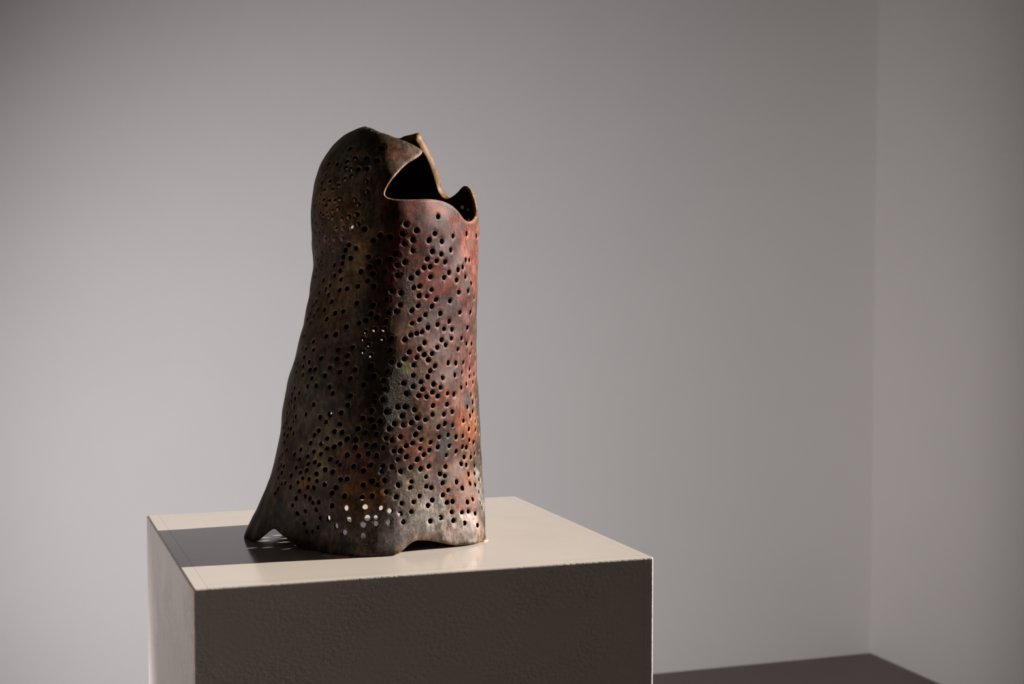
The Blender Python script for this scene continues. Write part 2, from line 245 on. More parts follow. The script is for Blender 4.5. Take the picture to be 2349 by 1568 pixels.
# holes in view: (angle deg, level, radius mm)
HOLES = [
    (-147.8, 349.6, 3.3), (-116.8, 351.0, 3.7), (-167.3, 380.8, 2.8), (-156.6, 384.0, 2.8), (-145.6, 380.6, 3.3), (-139.0, 372.4, 3.2), (-128.5, 373.4, 3.2), (-119.1, 378.4, 3.3),
    (-141.7, 397.2, 3.1), (-135.2, 398.3, 3.1), (-127.7, 396.7, 3.1), (-146.3, 393.2, 2.9), (-167.8, 405.9, 3.0), (-140.6, 412.0, 3.0), (-146.1, 418.8, 3.2), (-176.6, 417.1, 3.1),
    (-169.6, 423.7, 3.1), (-160.4, 423.0, 3.1), (-151.2, 432.1, 3.0), (-127.5, 424.3, 2.9), (-164.5, 441.7, 2.8), (-156.1, 440.9, 2.8), (-126.5, 447.0, 3.0), (-176.3, 447.9, 2.7),
    (-168.4, 452.3, 2.7), (-164.2, 464.4, 3.3), (-157.7, 466.8, 3.1), (-152.3, 466.7, 3.1), (-148.2, 462.5, 2.9), (-136.0, 465.1, 2.8), (-132.5, 474.8, 3.0), (-169.2, 471.1, 2.6),
    (-160.6, 477.3, 3.1), (-177.0, 475.3, 3.1), (177.0, 471.2, 2.9), (-153.7, 488.4, 2.9), (-149.2, 483.5, 3.3), (-158.9, 492.5, 3.3), (-162.9, 498.0, 3.2), (-165.9, 492.4, 3.0),
    (-157.5, 501.5, 3.2), (-153.7, 504.3, 3.2), (-144.7, 506.6, 3.0), (-139.0, 502.1, 3.4), (-133.0, 497.2, 3.4), (-176.5, 496.5, 2.6), (177.6, 507.5, 3.0), (-172.8, 514.8, 2.9),
    (-165.1, 521.7, 2.8), (-149.4, 529.0, 3.1), (-143.6, 526.8, 3.1), (-136.8, 526.0, 3.3), (-131.6, 518.4, 3.1), (-126.7, 529.1, 3.3), (-178.1, 533.3, 2.7), (-170.0, 536.0, 3.0),
    (177.5, 523.4, 3.0), (-171.5, 554.8, 2.8), (-161.6, 550.1, 3.1), (-152.6, 550.5, 3.3), (-144.7, 549.2, 3.2), (-157.5, 558.6, 3.1), (177.2, 551.0, 2.7), (-179.4, 567.1, 2.7),
    (-138.6, 563.3, 3.2), (-133.1, 570.6, 2.9), (-141.3, 573.9, 3.3), (-154.4, 575.3, 2.9), (-170.0, 581.1, 3.0), (-115.9, 542.0, 3.3), (-109.4, 546.0, 3.7), (-120.8, 553.3, 3.2),
    (-75.9, 500.2, 3.4), (-99.1, 518.8, 3.4), (-92.1, 531.7, 3.5), (-101.3, 538.7, 3.4), (-94.8, 552.5, 3.3), (-100.6, 560.2, 3.2), (-78.8, 538.2, 3.4), (-83.3, 552.9, 3.7),
    (-72.8, 554.6, 3.5), (-61.6, 542.4, 3.1), (-43.2, 536.1, 3.6), (-25.7, 540.2, 3.5), (-106.2, 581.2, 3.7), (-94.9, 575.9, 3.2), (-80.8, 577.3, 3.5), (-73.7, 583.0, 3.1),
    (-64.3, 573.7, 3.5), (-28.1, 585.3, 3.2), (-143.9, 589.0, 2.9), (-137.8, 592.2, 3.3), (-153.1, 606.5, 2.8), (-144.7, 603.0, 3.1), (-146.8, 619.3, 3.3), (-152.3, 629.7, 2.9),
    (-145.5, 638.0, 2.9), (-166.1, 640.1, 3.3), (-156.1, 651.2, 3.0), (-160.7, 660.1, 3.2), (-168.3, 667.5, 2.5), (-156.2, 671.9, 3.0), (-145.2, 661.0, 2.9), (-139.1, 657.8, 3.2),
    (-131.0, 652.9, 2.8), (-129.8, 620.8, 3.3), (-124.7, 588.5, 2.8), (-117.8, 598.9, 3.5), (-123.8, 609.6, 2.8), (-124.5, 640.2, 2.9), (-120.3, 652.4, 3.3), (-151.0, 686.1, 2.9),
    (-169.8, 686.5, 2.6), (-172.2, 696.6, 2.9), (-163.9, 703.7, 2.7), (-156.7, 704.1, 2.8), (-146.3, 711.5, 3.4), (-139.7, 707.4, 2.9), (-130.4, 688.3, 2.8), (-152.5, 724.8, 3.0),
    (-168.4, 733.5, 2.9), (-166.9, 718.6, 2.9), (-173.4, 712.5, 2.6), (177.2, 707.9, 2.7), (178.8, 684.3, 2.5), (-178.0, 594.9, 2.8), (176.2, 591.6, 3.0), (-173.1, 601.3, 2.9),
    (-170.6, 609.7, 3.0), (179.8, 618.3, 3.0), (171.3, 628.1, 3.0), (177.8, 632.2, 2.9), (168.8, 655.1, 2.8), (176.9, 660.0, 2.7), (166.6, 666.0, 2.9), (176.7, 695.2, 2.7),
    (-176.1, 726.1, 2.6), (176.6, 729.3, 2.8), (-135.5, 740.6, 3.3), (-126.9, 732.1, 2.8), (-119.7, 711.6, 3.1), (-122.5, 725.9, 3.0), (-115.3, 719.8, 3.1), (-148.7, 761.6, 2.9),
    (-142.1, 757.4, 3.4), (-158.8, 774.7, 2.7), (-170.5, 790.4, 2.9), (-164.4, 791.2, 2.8), (-156.9, 792.6, 2.5), (-173.6, 763.7, 2.8), (-177.6, 767.6, 2.6), (179.8, 779.8, 2.6),
    (-128.6, 784.7, 2.8), (-138.3, 789.9, 2.9), (-130.9, 802.3, 2.8), (-137.7, 809.8, 3.2), (-130.4, 818.6, 3.1), (-149.1, 809.8, 3.1), (-164.9, 810.1, 3.1), (-158.9, 819.7, 3.1),
    (-141.2, 829.3, 2.9), (-134.2, 838.1, 3.0), (-124.5, 832.4, 2.9), (-143.9, 847.0, 3.1), (-126.5, 851.7, 3.1), (-152.1, 834.1, 3.0), (-156.5, 835.3, 2.9), (-153.5, 853.7, 2.7),
    (-163.0, 848.2, 2.8), (-164.6, 829.8, 2.8), (-172.4, 825.0, 2.5), (-172.8, 843.4, 2.5), (-179.6, 824.2, 2.8), (172.9, 811.3, 2.6), (-149.3, 869.5, 2.9), (-156.4, 872.2, 2.7),
    (-139.2, 869.9, 2.8), (-136.3, 883.8, 2.9), (-125.0, 888.4, 2.9), (-164.6, 888.7, 2.7), (-170.8, 878.6, 2.8), (-173.0, 894.0, 2.8), (-138.2, 898.9, 3.0), (-117.6, 896.9, 3.2),
    (-117.5, 864.5, 2.9), (-114.5, 823.9, 3.3), (-112.0, 846.4, 3.4), (-110.3, 889.2, 3.2), (-110.1, 594.2, 3.3), (-100.7, 601.0, 3.4), (-105.7, 606.9, 3.4), (-84.7, 594.5, 3.1),
    (-77.3, 597.8, 3.3), (-70.0, 600.3, 3.4), (-46.3, 595.2, 3.2), (-40.4, 595.8, 3.1), (-28.1, 585.9, 3.6), (-51.3, 611.3, 3.3), (-56.8, 617.6, 3.4), (-65.9, 623.8, 3.3),
    (-70.4, 634.9, 3.1), (-47.8, 633.4, 2.9), (-58.2, 640.5, 3.4), (-39.9, 648.7, 3.0), (-87.0, 612.7, 3.1), (-82.3, 611.1, 3.5), (-91.6, 624.7, 2.8), (-96.1, 635.7, 3.0),
    (-81.5, 633.1, 3.3), (-105.3, 629.0, 3.2), (-113.4, 620.8, 2.8), (-45.5, 666.1, 3.0), (-55.6, 668.2, 3.0), (-34.2, 681.5, 3.1), (-93.7, 657.0, 2.9), (-89.5, 653.6, 3.1),
    (-80.2, 661.3, 2.8), (-108.1, 662.3, 2.9), (-102.3, 668.0, 3.0), (-89.2, 674.1, 3.3), (-83.3, 675.4, 2.8), (-75.6, 683.2, 3.2), (-63.3, 687.2, 2.9), (-110.8, 681.1, 3.1),
    (-101.7, 693.7, 3.0), (-89.1, 696.4, 3.0), (-78.2, 698.3, 3.2), (-93.4, 706.4, 3.0), (-103.9, 707.3, 2.8), (-108.4, 709.4, 2.8), (-82.7, 716.6, 2.8), (-70.9, 714.5, 3.3),
    (-53.1, 713.7, 3.2), (-40.5, 714.5, 3.4), (-86.9, 726.6, 3.2), (-92.0, 734.3, 2.8), (-109.2, 728.5, 3.2), (-72.6, 738.8, 3.2), (-62.5, 732.9, 3.2), (-80.1, 744.8, 3.1),
    (-66.8, 749.0, 3.0), (-59.7, 751.2, 3.0), (-43.9, 749.2, 3.3), (-84.3, 753.6, 2.9), (-88.0, 756.3, 3.1), (-92.0, 759.6, 3.1), (-95.8, 769.5, 3.3), (-104.2, 766.2, 3.3),
    (-81.8, 777.7, 3.3), (-68.7, 772.8, 3.3), (-60.3, 770.9, 2.9), (-49.9, 772.9, 2.9), (-65.4, 784.8, 3.1), (-43.4, 785.7, 2.9), (-35.9, 788.2, 3.0), (-72.3, 789.1, 3.2),
    (-85.3, 790.6, 3.3), (-92.0, 796.3, 3.1), (-103.9, 790.7, 3.3), (-53.6, 796.8, 2.8), (-76.4, 802.3, 3.0), (-81.8, 803.5, 3.4), (-86.7, 808.6, 2.9), (-94.7, 811.0, 3.0),
    (-37.5, 810.3, 2.8), (-25.7, 810.6, 2.8), (-78.8, 815.3, 3.3), (-63.1, 824.8, 3.4), (-55.8, 827.0, 3.2), (-47.6, 827.9, 2.8), (-88.3, 825.2, 2.9), (-97.5, 824.1, 2.9),
    (-102.2, 816.4, 3.2), (-73.9, 829.8, 3.2), (-77.3, 839.9, 3.0), (-103.9, 835.8, 3.1), (-49.4, 850.2, 2.8), (-57.7, 853.7, 3.1), (-36.8, 845.3, 3.3), (-79.0, 852.6, 3.2),
    (-68.5, 857.1, 2.8), (-38.2, 862.4, 3.1), (-28.8, 860.5, 3.2), (-88.2, 847.8, 2.9), (-105.7, 856.1, 3.3), (-83.2, 862.8, 3.0), (-93.9, 864.0, 3.2), (-44.5, 877.5, 3.0),
    (-32.4, 877.2, 3.4), (-75.4, 869.6, 3.2), (-88.0, 872.2, 3.1), (-70.8, 877.8, 2.9), (-51.5, 884.0, 3.0), (-104.8, 874.9, 2.8), (-82.4, 879.5, 3.1), (-76.3, 887.0, 3.3),
    (-65.3, 892.7, 2.9), (-59.7, 896.3, 3.1), (-84.8, 892.9, 3.1), (-80.1, 895.9, 3.0), (-72.7, 896.8, 3.2), (-92.0, 886.4, 3.3), (-37.7, 904.4, 3.2), (-28.3, 914.7, 3.1),
    (-95.3, 898.2, 3.4), (-88.3, 902.5, 3.0), (-49.9, 913.4, 3.2), (-105.5, 897.8, 3.2), (-138.3, 900.3, 3.2), (-149.7, 910.7, 3.0), (-126.0, 908.1, 2.9), (-117.8, 896.7, 3.1),
    (-156.2, 934.0, 2.8), (-129.6, 925.1, 3.2), (-137.0, 929.7, 3.4), (-144.0, 937.6, 2.9), (-139.2, 946.2, 2.8), (-129.8, 949.8, 3.0), (-116.5, 936.8, 3.2), (-111.7, 920.4, 3.3),
    (-111.8, 939.1, 3.2), (-118.8, 959.0, 3.3), (-114.3, 967.2, 2.8), (-110.0, 955.1, 3.3), (-132.8, 966.4, 3.2), (-128.0, 967.5, 3.1), (-143.9, 966.1, 3.0), (-146.7, 976.5, 3.0),
    (-137.1, 982.1, 2.8), (-124.4, 981.2, 3.3), (-119.3, 982.1, 3.2), (-108.2, 971.2, 2.9), (-148.8, 994.6, 2.9), (-140.9, 994.5, 2.9), (-128.2, 991.8, 2.9), (-131.8, 999.3, 3.3),
    (-136.1, 1003.6, 2.8), (-119.0, 998.8, 3.1), (-113.1, 994.2, 3.0), (-108.5, 993.9, 2.9), (-145.3, 1012.6, 2.8), (-139.9, 1016.0, 2.8), (-156.0, 1010.9, 2.6), (-160.8, 1023.1, 3.1),
    (-149.4, 1023.4, 2.6), (-155.3, 1031.9, 2.5), (-132.7, 1026.0, 3.1), (-123.1, 1016.3, 3.3), (-116.7, 1017.4, 3.2), (-111.6, 1012.9, 3.2), (-106.9, 1017.5, 3.1), (-142.8, 1034.0, 2.9),
    (-147.3, 1038.9, 2.7), (-139.3, 1039.3, 2.7), (-128.2, 1031.2, 3.1), (-126.2, 1037.3, 2.8), (-156.3, 1050.4, 2.6), (-147.4, 1053.4, 3.0), (-152.0, 1059.3, 2.6), (-134.9, 1049.1, 3.2),
    (-130.1, 1053.4, 3.2), (-118.4, 1040.2, 3.0), (-109.2, 1037.1, 3.2), (-112.7, 1049.7, 3.2), (-140.2, 1059.4, 3.0), (-150.1, 1072.1, 2.6), (-145.3, 1072.3, 2.6), (-139.8, 1075.2, 2.7),
    (-125.2, 1068.9, 3.0), (-121.4, 1067.3, 2.9), (-153.5, 1082.4, 2.5), (-134.7, 1081.3, 3.1), (-159.6, 1069.6, 3.1), (-163.6, 1087.4, 2.7), (-166.9, 1090.3, 2.8), (-158.7, 1094.5, 2.7),
    (-146.2, 1091.0, 2.8), (-141.7, 1090.4, 3.0), (-152.1, 1101.1, 2.7), (-127.5, 1086.4, 3.2), (-129.7, 1098.8, 3.1), (-112.6, 1080.6, 3.1), (-107.9, 1072.1, 3.3), (-105.2, 1080.8, 2.8),
    (-154.0, 1117.9, 3.0), (-147.7, 1110.6, 2.7), (-143.9, 1114.7, 2.9), (-122.5, 1104.7, 3.3), (-107.7, 1104.2, 3.2), (-141.8, 1123.2, 2.7), (-137.9, 1120.7, 3.0), (-156.3, 1134.3, 2.6),
    (-129.2, 1126.4, 3.2), (-148.0, 1144.5, 2.7), (-140.1, 1138.7, 2.8), (-153.4, 1151.8, 3.0), (-137.4, 1156.2, 3.0), (-131.8, 1153.7, 3.1), (-149.7, 1172.8, 2.7), (-139.3, 1176.9, 2.7),
    (-126.8, 1169.0, 3.0), (-147.9, 1190.7, 2.7), (-143.5, 1187.8, 2.7), (-168.7, 903.3, 3.1), (177.4, 906.9, 2.6), (-173.1, 909.7, 3.0), (-177.7, 917.6, 2.7), (-169.6, 922.2, 2.7),
    (-179.3, 938.2, 2.7), (-175.8, 940.6, 2.6), (-166.4, 942.1, 2.8), (-168.6, 952.8, 2.6), (-178.8, 960.5, 2.8), (-173.2, 970.6, 2.7), (-170.2, 969.5, 3.0), (178.5, 971.6, 3.0),
    (-167.1, 979.5, 2.8), (-178.4, 985.2, 2.9), (-173.7, 987.0, 3.1), (-176.9, 1002.1, 2.7), (-170.9, 1016.8, 2.6), (-174.7, 1028.4, 2.7), (-177.6, 1037.3, 2.6), (-171.7, 1051.8, 2.9),
    (-168.5, 1052.7, 2.7), (-174.6, 1060.8, 2.7), (-169.7, 1068.3, 3.0), (-172.3, 1079.6, 2.7), (-169.3, 1102.8, 3.0), (-170.7, 1113.5, 2.9), (-110.0, 902.6, 3.0), (-95.3, 899.7, 3.3),
    (-88.5, 904.5, 3.0), (-50.0, 914.7, 3.3), (-36.1, 922.1, 3.3), (-97.1, 915.1, 3.1), (-92.7, 915.3, 3.2), (-87.2, 922.9, 3.3), (-75.7, 916.6, 3.2), (-65.6, 916.7, 3.2),
    (-45.1, 929.6, 3.3), (-103.3, 924.2, 3.3), (-94.4, 934.7, 3.2), (-85.7, 941.0, 3.4), (-76.2, 936.1, 2.9), (-68.2, 938.1, 3.1), (-61.7, 934.7, 3.2), (-38.5, 942.4, 3.0),
    (-43.1, 951.3, 3.0), (-29.6, 956.0, 2.9), (-106.6, 943.6, 3.4), (-98.9, 950.6, 3.0), (-93.8, 954.6, 3.1), (-89.2, 950.4, 3.3), (-80.8, 946.5, 2.9), (-67.5, 959.4, 3.4),
    (-60.8, 965.7, 2.8), (-51.1, 959.0, 2.8), (-35.6, 967.0, 3.0), (-84.2, 963.1, 3.0), (-72.0, 965.2, 3.3), (-45.2, 980.2, 3.3), (-35.5, 985.7, 3.2), (-26.4, 974.5, 3.0),
    (-101.7, 960.9, 3.1), (-27.6, 997.2, 2.9), (-86.5, 977.1, 3.3), (-95.1, 979.8, 3.0), (-102.9, 980.6, 2.9), (-99.6, 985.8, 3.2), (-64.2, 985.6, 2.9), (-70.6, 988.0, 3.0),
    (-57.5, 992.7, 3.3), (-51.5, 993.2, 2.8), (-82.7, 989.2, 2.9), (-88.0, 995.2, 2.9), (-76.5, 997.3, 2.9), (-43.9, 1005.3, 3.0), (-38.4, 1012.8, 2.9), (-91.6, 999.7, 3.0),
    (-103.8, 1001.3, 2.9), (-83.0, 1008.5, 2.9), (-71.2, 1009.9, 3.1), (-62.7, 1010.4, 3.0), (-50.9, 1017.8, 3.0), (-46.9, 1020.8, 3.2), (-76.9, 1014.3, 2.8), (-98.0, 1009.4, 2.9),
    (-94.6, 1009.5, 3.3), (-56.4, 1025.3, 3.0), (-27.7, 1031.9, 3.2), (-64.3, 1030.4, 2.8), (-80.3, 1022.9, 3.1), (-90.8, 1023.8, 3.3), (-37.0, 1038.8, 3.0), (-49.2, 1041.2, 3.2),
    (-42.2, 1045.1, 3.1), (-95.3, 1028.5, 3.0), (-84.2, 1031.7, 3.4), (-28.5, 1045.6, 3.0), (-52.3, 1055.1, 3.1), (-47.9, 1059.7, 3.1), (-37.4, 1066.5, 3.0), (-102.5, 1040.3, 3.3),
    (-98.0, 1043.0, 3.1), (-87.7, 1047.7, 3.1), (-64.5, 1055.7, 3.1), (-76.5, 1049.8, 3.4), (-81.7, 1053.1, 3.4), (-93.1, 1054.4, 3.3), (-103.2, 1052.2, 3.0), (-27.4, 1071.9, 3.0),
    (-68.7, 1069.8, 3.1), (-65.5, 1075.6, 2.8), (-78.2, 1072.1, 2.8), (-46.4, 1081.0, 3.4), (-39.2, 1083.3, 2.8), (-31.2, 1094.2, 3.3), (-101.5, 1071.6, 3.2), (-94.4, 1083.5, 3.3),
    (-87.0, 1078.9, 2.8), (-67.5, 1090.2, 3.0), (-57.8, 1092.3, 3.3), (-46.4, 1101.6, 2.8), (-41.5, 1107.4, 2.8), (-34.8, 1100.2, 3.0), (-87.7, 1091.9, 2.9), (-78.1, 1093.2, 2.9),
    (-74.8, 1097.5, 3.2), (-64.1, 1107.6, 2.8), (-53.9, 1107.8, 3.4), (-26.5, 1120.1, 3.2), (-100.5, 1096.3, 2.8), (-95.5, 1108.9, 3.3), (-82.3, 1112.3, 2.9), (-67.7, 1116.4, 3.1),
    (-38.2, 1125.3, 3.1), (-47.3, 1135.9, 2.8), (-28.3, 1139.5, 3.1), (-92.6, 1123.7, 2.8), (-85.8, 1123.5, 2.9), (-77.3, 1135.1, 3.3), (-74.5, 1124.7, 3.3), (-65.4, 1133.7, 3.1),
    (-61.9, 1132.9, 3.2), (-52.1, 1139.2, 3.3), (-39.2, 1148.3, 2.8), (-98.4, 1137.3, 3.1), (-93.5, 1145.2, 2.8), (-87.5, 1143.5, 2.8), (-63.3, 1155.1, 2.8), (-57.0, 1158.9, 2.9),
    (-52.6, 1159.7, 2.8), (-47.4, 1167.2, 2.9), (-37.9, 1162.4, 3.0), (-92.0, 1163.4, 3.1), (-105.8, 1162.7, 3.3), (-76.0, 1169.2, 3.3), (-69.7, 1164.4, 3.2), (-62.6, 1174.2, 3.1),
    (-55.8, 1183.1, 3.3), (-47.1, 1192.8, 2.9), (-121.8, 751.1, 2.8), (-115.8, 745.9, 3.3), (-109.5, 746.0, 3.1), (-109.7, 765.9, 2.9), (-122.7, 765.7, 3.0), (-118.1, 779.4, 2.9),
    (-121.2, 793.3, 3.0), (-115.8, 801.5, 3.0), (-121.3, 624.9, 3.0), (-119.2, 693.6, 3.3), (-112.9, 1107.4, 3.3), (-121.3, 1129.9, 3.1), (-111.2, 1127.4, 3.1), (-102.9, 1130.8, 2.9),
    (-119.7, 1154.7, 3.2), (-110.1, 1151.0, 3.4), (-105.8, 1150.3, 2.9), (-112.4, 1165.2, 3.2), (-121.9, 1182.3, 3.2), (-112.1, 1188.8, 3.2), (-99.1, 1161.0, 2.8), (93.0, 774.5, 2.3),
    (86.9, 769.0, 2.3), (80.4, 769.2, 2.3), (80.8, 791.7, 2.3), (94.0, 791.1, 2.3), (89.5, 806.9, 2.3), (92.8, 822.5, 2.3), (87.4, 832.2, 2.3), (26.0, 475.0, 3.0),
]
# fired colour patches: (angle deg, level, half width deg, half height, colour, weight)
ZONES = [
    (-77.5, 619, 49.0, 230, (0.088, 0.024, 0.017), 0.90),
    (-70.8, 889, 39.2, 160, (0.086, 0.034, 0.022), 0.85),
    (-138.0, 400, 52.3, 120, (0.090, 0.065, 0.039), 0.90),
    (-139.4, 322, 45.3, 26, (0.063, 0.053, 0.037), 0.80),
    (-105.8, 356, 22.7, 26, (0.097, 0.043, 0.024), 0.80),
    (-98.4, 363, 12.7, 16, (0.160, 0.060, 0.031), 0.70),
    (-150.7, 485, 29.8, 60, (0.117, 0.068, 0.028), 0.80),
    (-143.8, 476, 14.5, 18, (0.150, 0.075, 0.025), 0.50),
    (-117.5, 440, 14.3, 45, (0.060, 0.035, 0.028), 0.80),
    (-138.8, 538, 26.9, 18, (0.068, 0.043, 0.039), 0.60),
    (-129.1, 570, 12.2, 55, (0.173, 0.098, 0.046), 0.85),
    (-138.4, 638, 16.2, 55, (0.143, 0.081, 0.037), 0.70),
    (-169.1, 600, 18.1, 80, (0.075, 0.047, 0.039), 0.60),
    (-162.9, 561, 12.8, 60, (0.083, 0.052, 0.041), 0.60),
    (-150.3, 695, 23.5, 55, (0.117, 0.062, 0.030), 0.60),
    (-126.0, 713, 13.4, 40, (0.045, 0.031, 0.020), 0.70),
    (-143.3, 789, 22.3, 60, (0.075, 0.044, 0.030), 0.60),
    (-158.2, 887, 19.4, 90, (0.069, 0.057, 0.041), 0.70),
    (-147.5, 970, 25.5, 60, (0.075, 0.061, 0.041), 0.70),
    (-132.7, 986, 6.2, 30, (0.128, 0.104, 0.052), 0.50),
    (-138.6, 1034, 7.6, 50, (0.143, 0.114, 0.055), 0.70),
    (-119.1, 1032, 12.2, 45, (0.093, 0.039, 0.025), 0.80),
    (-113.1, 1107, 12.6, 50, (0.108, 0.047, 0.016), 0.85),
    (-145.3, 1093, 8.1, 22, (0.128, 0.055, 0.018), 0.80),
    (-151.5, 1163, 16.8, 60, (0.083, 0.068, 0.053), 0.70),
    (-165.6, 1179, 10.6, 60, (0.060, 0.052, 0.043), 0.80),
    (-124.2, 1182, 32.0, 45, (0.075, 0.060, 0.048), 0.70),
    (-146.9, 1050, 6.5, 18, (0.060, 0.052, 0.041), 0.40),
    (-120.0, 638, 7.4, 120, (0.030, 0.016, 0.010), 0.70),  # dark band down the front, partly shade painted into the glaze
    (-111.7, 807, 7.8, 140, (0.024, 0.016, 0.010), 0.80),  # same band lower down, part dark glaze and part painted shade
    (-105.9, 958, 9.7, 70, (0.033, 0.023, 0.014), 0.80),  # lower end of the band, dark glaze with shade painted in
    (-90.6, 486, 28.2, 18, (0.202, 0.045, 0.027), 0.85),
    (-50.4, 501, 17.7, 18, (0.202, 0.051, 0.028), 0.70),
    (-74.5, 523, 17.3, 34, (0.071, 0.028, 0.029), 0.70),
    (-92.1, 524, 10.3, 30, (0.071, 0.023, 0.022), 0.60),
    (-106.5, 506, 8.6, 35, (0.025, 0.010, 0.009), 0.70),
    (-100.0, 581, 16.5, 70, (0.071, 0.016, 0.009), 0.90),
    (-66.6, 575, 20.5, 55, (0.067, 0.025, 0.025), 0.80),
    (-77.2, 629, 25.2, 35, (0.101, 0.020, 0.011), 0.85),
    (-65.2, 663, 20.0, 25, (0.118, 0.024, 0.015), 0.70),
    (-33.1, 559, 22.1, 75, (0.249, 0.069, 0.045), 0.80),  # salmon glaze at the right edge, brightened to carry the sheen
    (-28.2, 640, 14.1, 60, (0.227, 0.057, 0.036), 0.70),  # right edge further down, sheen also put into the colour
    (-55.1, 619, 11.3, 45, (0.092, 0.035, 0.031), 0.60),
    (-99.4, 657, 15.1, 50, (0.049, 0.013, 0.008), 0.80),
    (-61.6, 717, 22.2, 40, (0.066, 0.030, 0.028), 0.80),
    (-39.7, 739, 18.9, 50, (0.125, 0.050, 0.044), 0.70),
    (-92.8, 714, 17.2, 40, (0.050, 0.018, 0.011), 0.70),
    (-98.5, 756, 10.4, 40, (0.082, 0.040, 0.022), 0.80),
    (-76.5, 782, 19.7, 40, (0.076, 0.031, 0.024), 0.70),
    (-58.8, 834, 22.6, 40, (0.101, 0.037, 0.030), 0.70),
    (-33.8, 850, 16.8, 90, (0.187, 0.065, 0.048), 0.70),  # reddish right edge, lightened for the sheen along it
    (-85.1, 833, 11.1, 30, (0.063, 0.030, 0.019), 0.70),
    (-99.8, 836, 6.4, 30, (0.027, 0.015, 0.010), 0.80),
    (-95.2, 839, 6.4, 9, (0.234, 0.198, 0.090), 0.80),
    (-90.8, 849, 3.2, 6, (0.203, 0.165, 0.084), 0.50),
    (-88.8, 868, 6.9, 11, (0.034, 0.038, 0.041), 0.60),
    (-100.5, 874, 6.8, 50, (0.017, 0.012, 0.008), 0.85),
    (-70.8, 889, 19.5, 40, (0.098, 0.032, 0.020), 0.80),
    (-97.5, 926, 8.5, 64, (0.023, 0.014, 0.008), 0.90),
    (-88.6, 890, 4.2, 22, (0.078, 0.053, 0.027), 0.40),
    (-82.7, 953, 9.6, 40, (0.066, 0.038, 0.019), 0.70),
    (-62.8, 930, 18.5, 40, (0.117, 0.038, 0.023), 0.80),
    (-44.3, 977, 13.4, 75, (0.211, 0.066, 0.025), 0.85),
    (-45.6, 922, 9.0, 18, (0.047, 0.049, 0.055), 0.80),
    (-66.3, 1012, 6.5, 34, (0.047, 0.045, 0.043), 0.80),
    (-72.5, 947, 7.0, 22, (0.086, 0.050, 0.027), 0.60),
    (-68.5, 956, 2.6, 16, (0.034, 0.038, 0.044), 0.70),
    (-51.5, 1052, 14.2, 60, (0.125, 0.050, 0.029), 0.70),
    (-83.9, 1010, 12.2, 45, (0.094, 0.030, 0.014), 0.80),
    (-71.8, 1043, 12.3, 30, (0.101, 0.037, 0.022), 0.70),
    (-97.8, 1043, 9.4, 40, (0.053, 0.028, 0.028), 0.70),
    (-82.9, 1096, 18.2, 46, (0.117, 0.084, 0.067), 0.85),
    (-97.5, 1100, 6.8, 36, (0.072, 0.054, 0.050), 0.70),
    (-89.3, 1088, 7.4, 36, (0.101, 0.078, 0.055), 0.60),
    (-56.4, 1117, 14.0, 50, (0.125, 0.046, 0.026), 0.90),
    (-48.4, 1102, 7.0, 60, (0.195, 0.069, 0.030), 0.70),
    (-71.2, 1099, 5.0, 24, (0.133, 0.079, 0.060), 0.60),
    (-72.5, 1162, 15.5, 40, (0.289, 0.253, 0.227), 0.85),
    (-34.5, 1121, 9.9, 50, (0.204, 0.184, 0.160), 0.85),
    (-57.5, 1188, 13.2, 36, (0.391, 0.310, 0.274), 0.85),
    (-48.0, 1203, 7.3, 30, (0.211, 0.125, 0.090), 0.70),
    (-92.1, 1167, 11.9, 36, (0.138, 0.121, 0.119), 0.80),
    (-82.9, 1204, 13.4, 16, (0.156, 0.102, 0.075), 0.60),
    (-104.2, 1177, 13.0, 50, (0.090, 0.072, 0.064), 0.70),
    (-64.6, 1147, 7.6, 8, (0.179, 0.069, 0.030), 0.60),
    (-72.2, 1129, 3.8, 20, (0.068, 0.065, 0.078), 0.50),
    (-132.8, 376, 10.0, 15, (0.027, 0.027, 0.028), 0.90),
    (-142.8, 436, 5.0, 20, (0.051, 0.052, 0.048), 0.85),
    (-140.8, 398, 7.1, 10, (0.030, 0.029, 0.028), 0.80),
    (-126.8, 391, 6.6, 10, (0.068, 0.072, 0.063), 0.50),
    (-127.3, 1227, 6.6, 12, (0.120, 0.098, 0.057), 0.60),
    (-112.4, 1197, 3.5, 14, (0.158, 0.117, 0.071), 0.70),
    (-128.8, 1216, 2.8, 12, (0.165, 0.098, 0.069), 0.60),
]
CRUST = [(-100, 900, 9, 75, 1.0), (-88, 858, 10, 24, 1.0), (-97, 660, 8, 60, 0.5), (-86, 1100, 14, 55, 0.55), (-74, 1130, 22, 70, 0.4), (-108, 1205, 6, 14, 0.8), (-127, 1232, 4, 12, 0.8), (-100, 480, 10, 20, 0.3)]
# ------------------------------------------------------------------ build the pierced shell
BASE = np.array([0.4400, 1.7720, TOP_Z])
THICK = 0.0055
RHO = 215.0
def dom(u, t):
    r = np.exp((np.asarray(t, float) - 1233.0) / RHO); return np.stack([r*np.cos(u), r*np.sin(u)], -1)

def inside(poly, pts):
    """even-odd test, vectorised over pts"""
    x, y = pts[:, 0], pts[:, 1]; res = np.zeros(len(pts), bool)
    x0, y0 = poly[:, 0], poly[:, 1]; x1, y1 = np.roll(x0, -1), np.roll(y0, -1)
    for a, b, c, d in zip(x0, y0, x1, y1):
        if b == d: continue
        k = (b > y) != (d > y)
        res ^= k & (x < (c - a) * (y - b) / (d - b) + a)
    return res

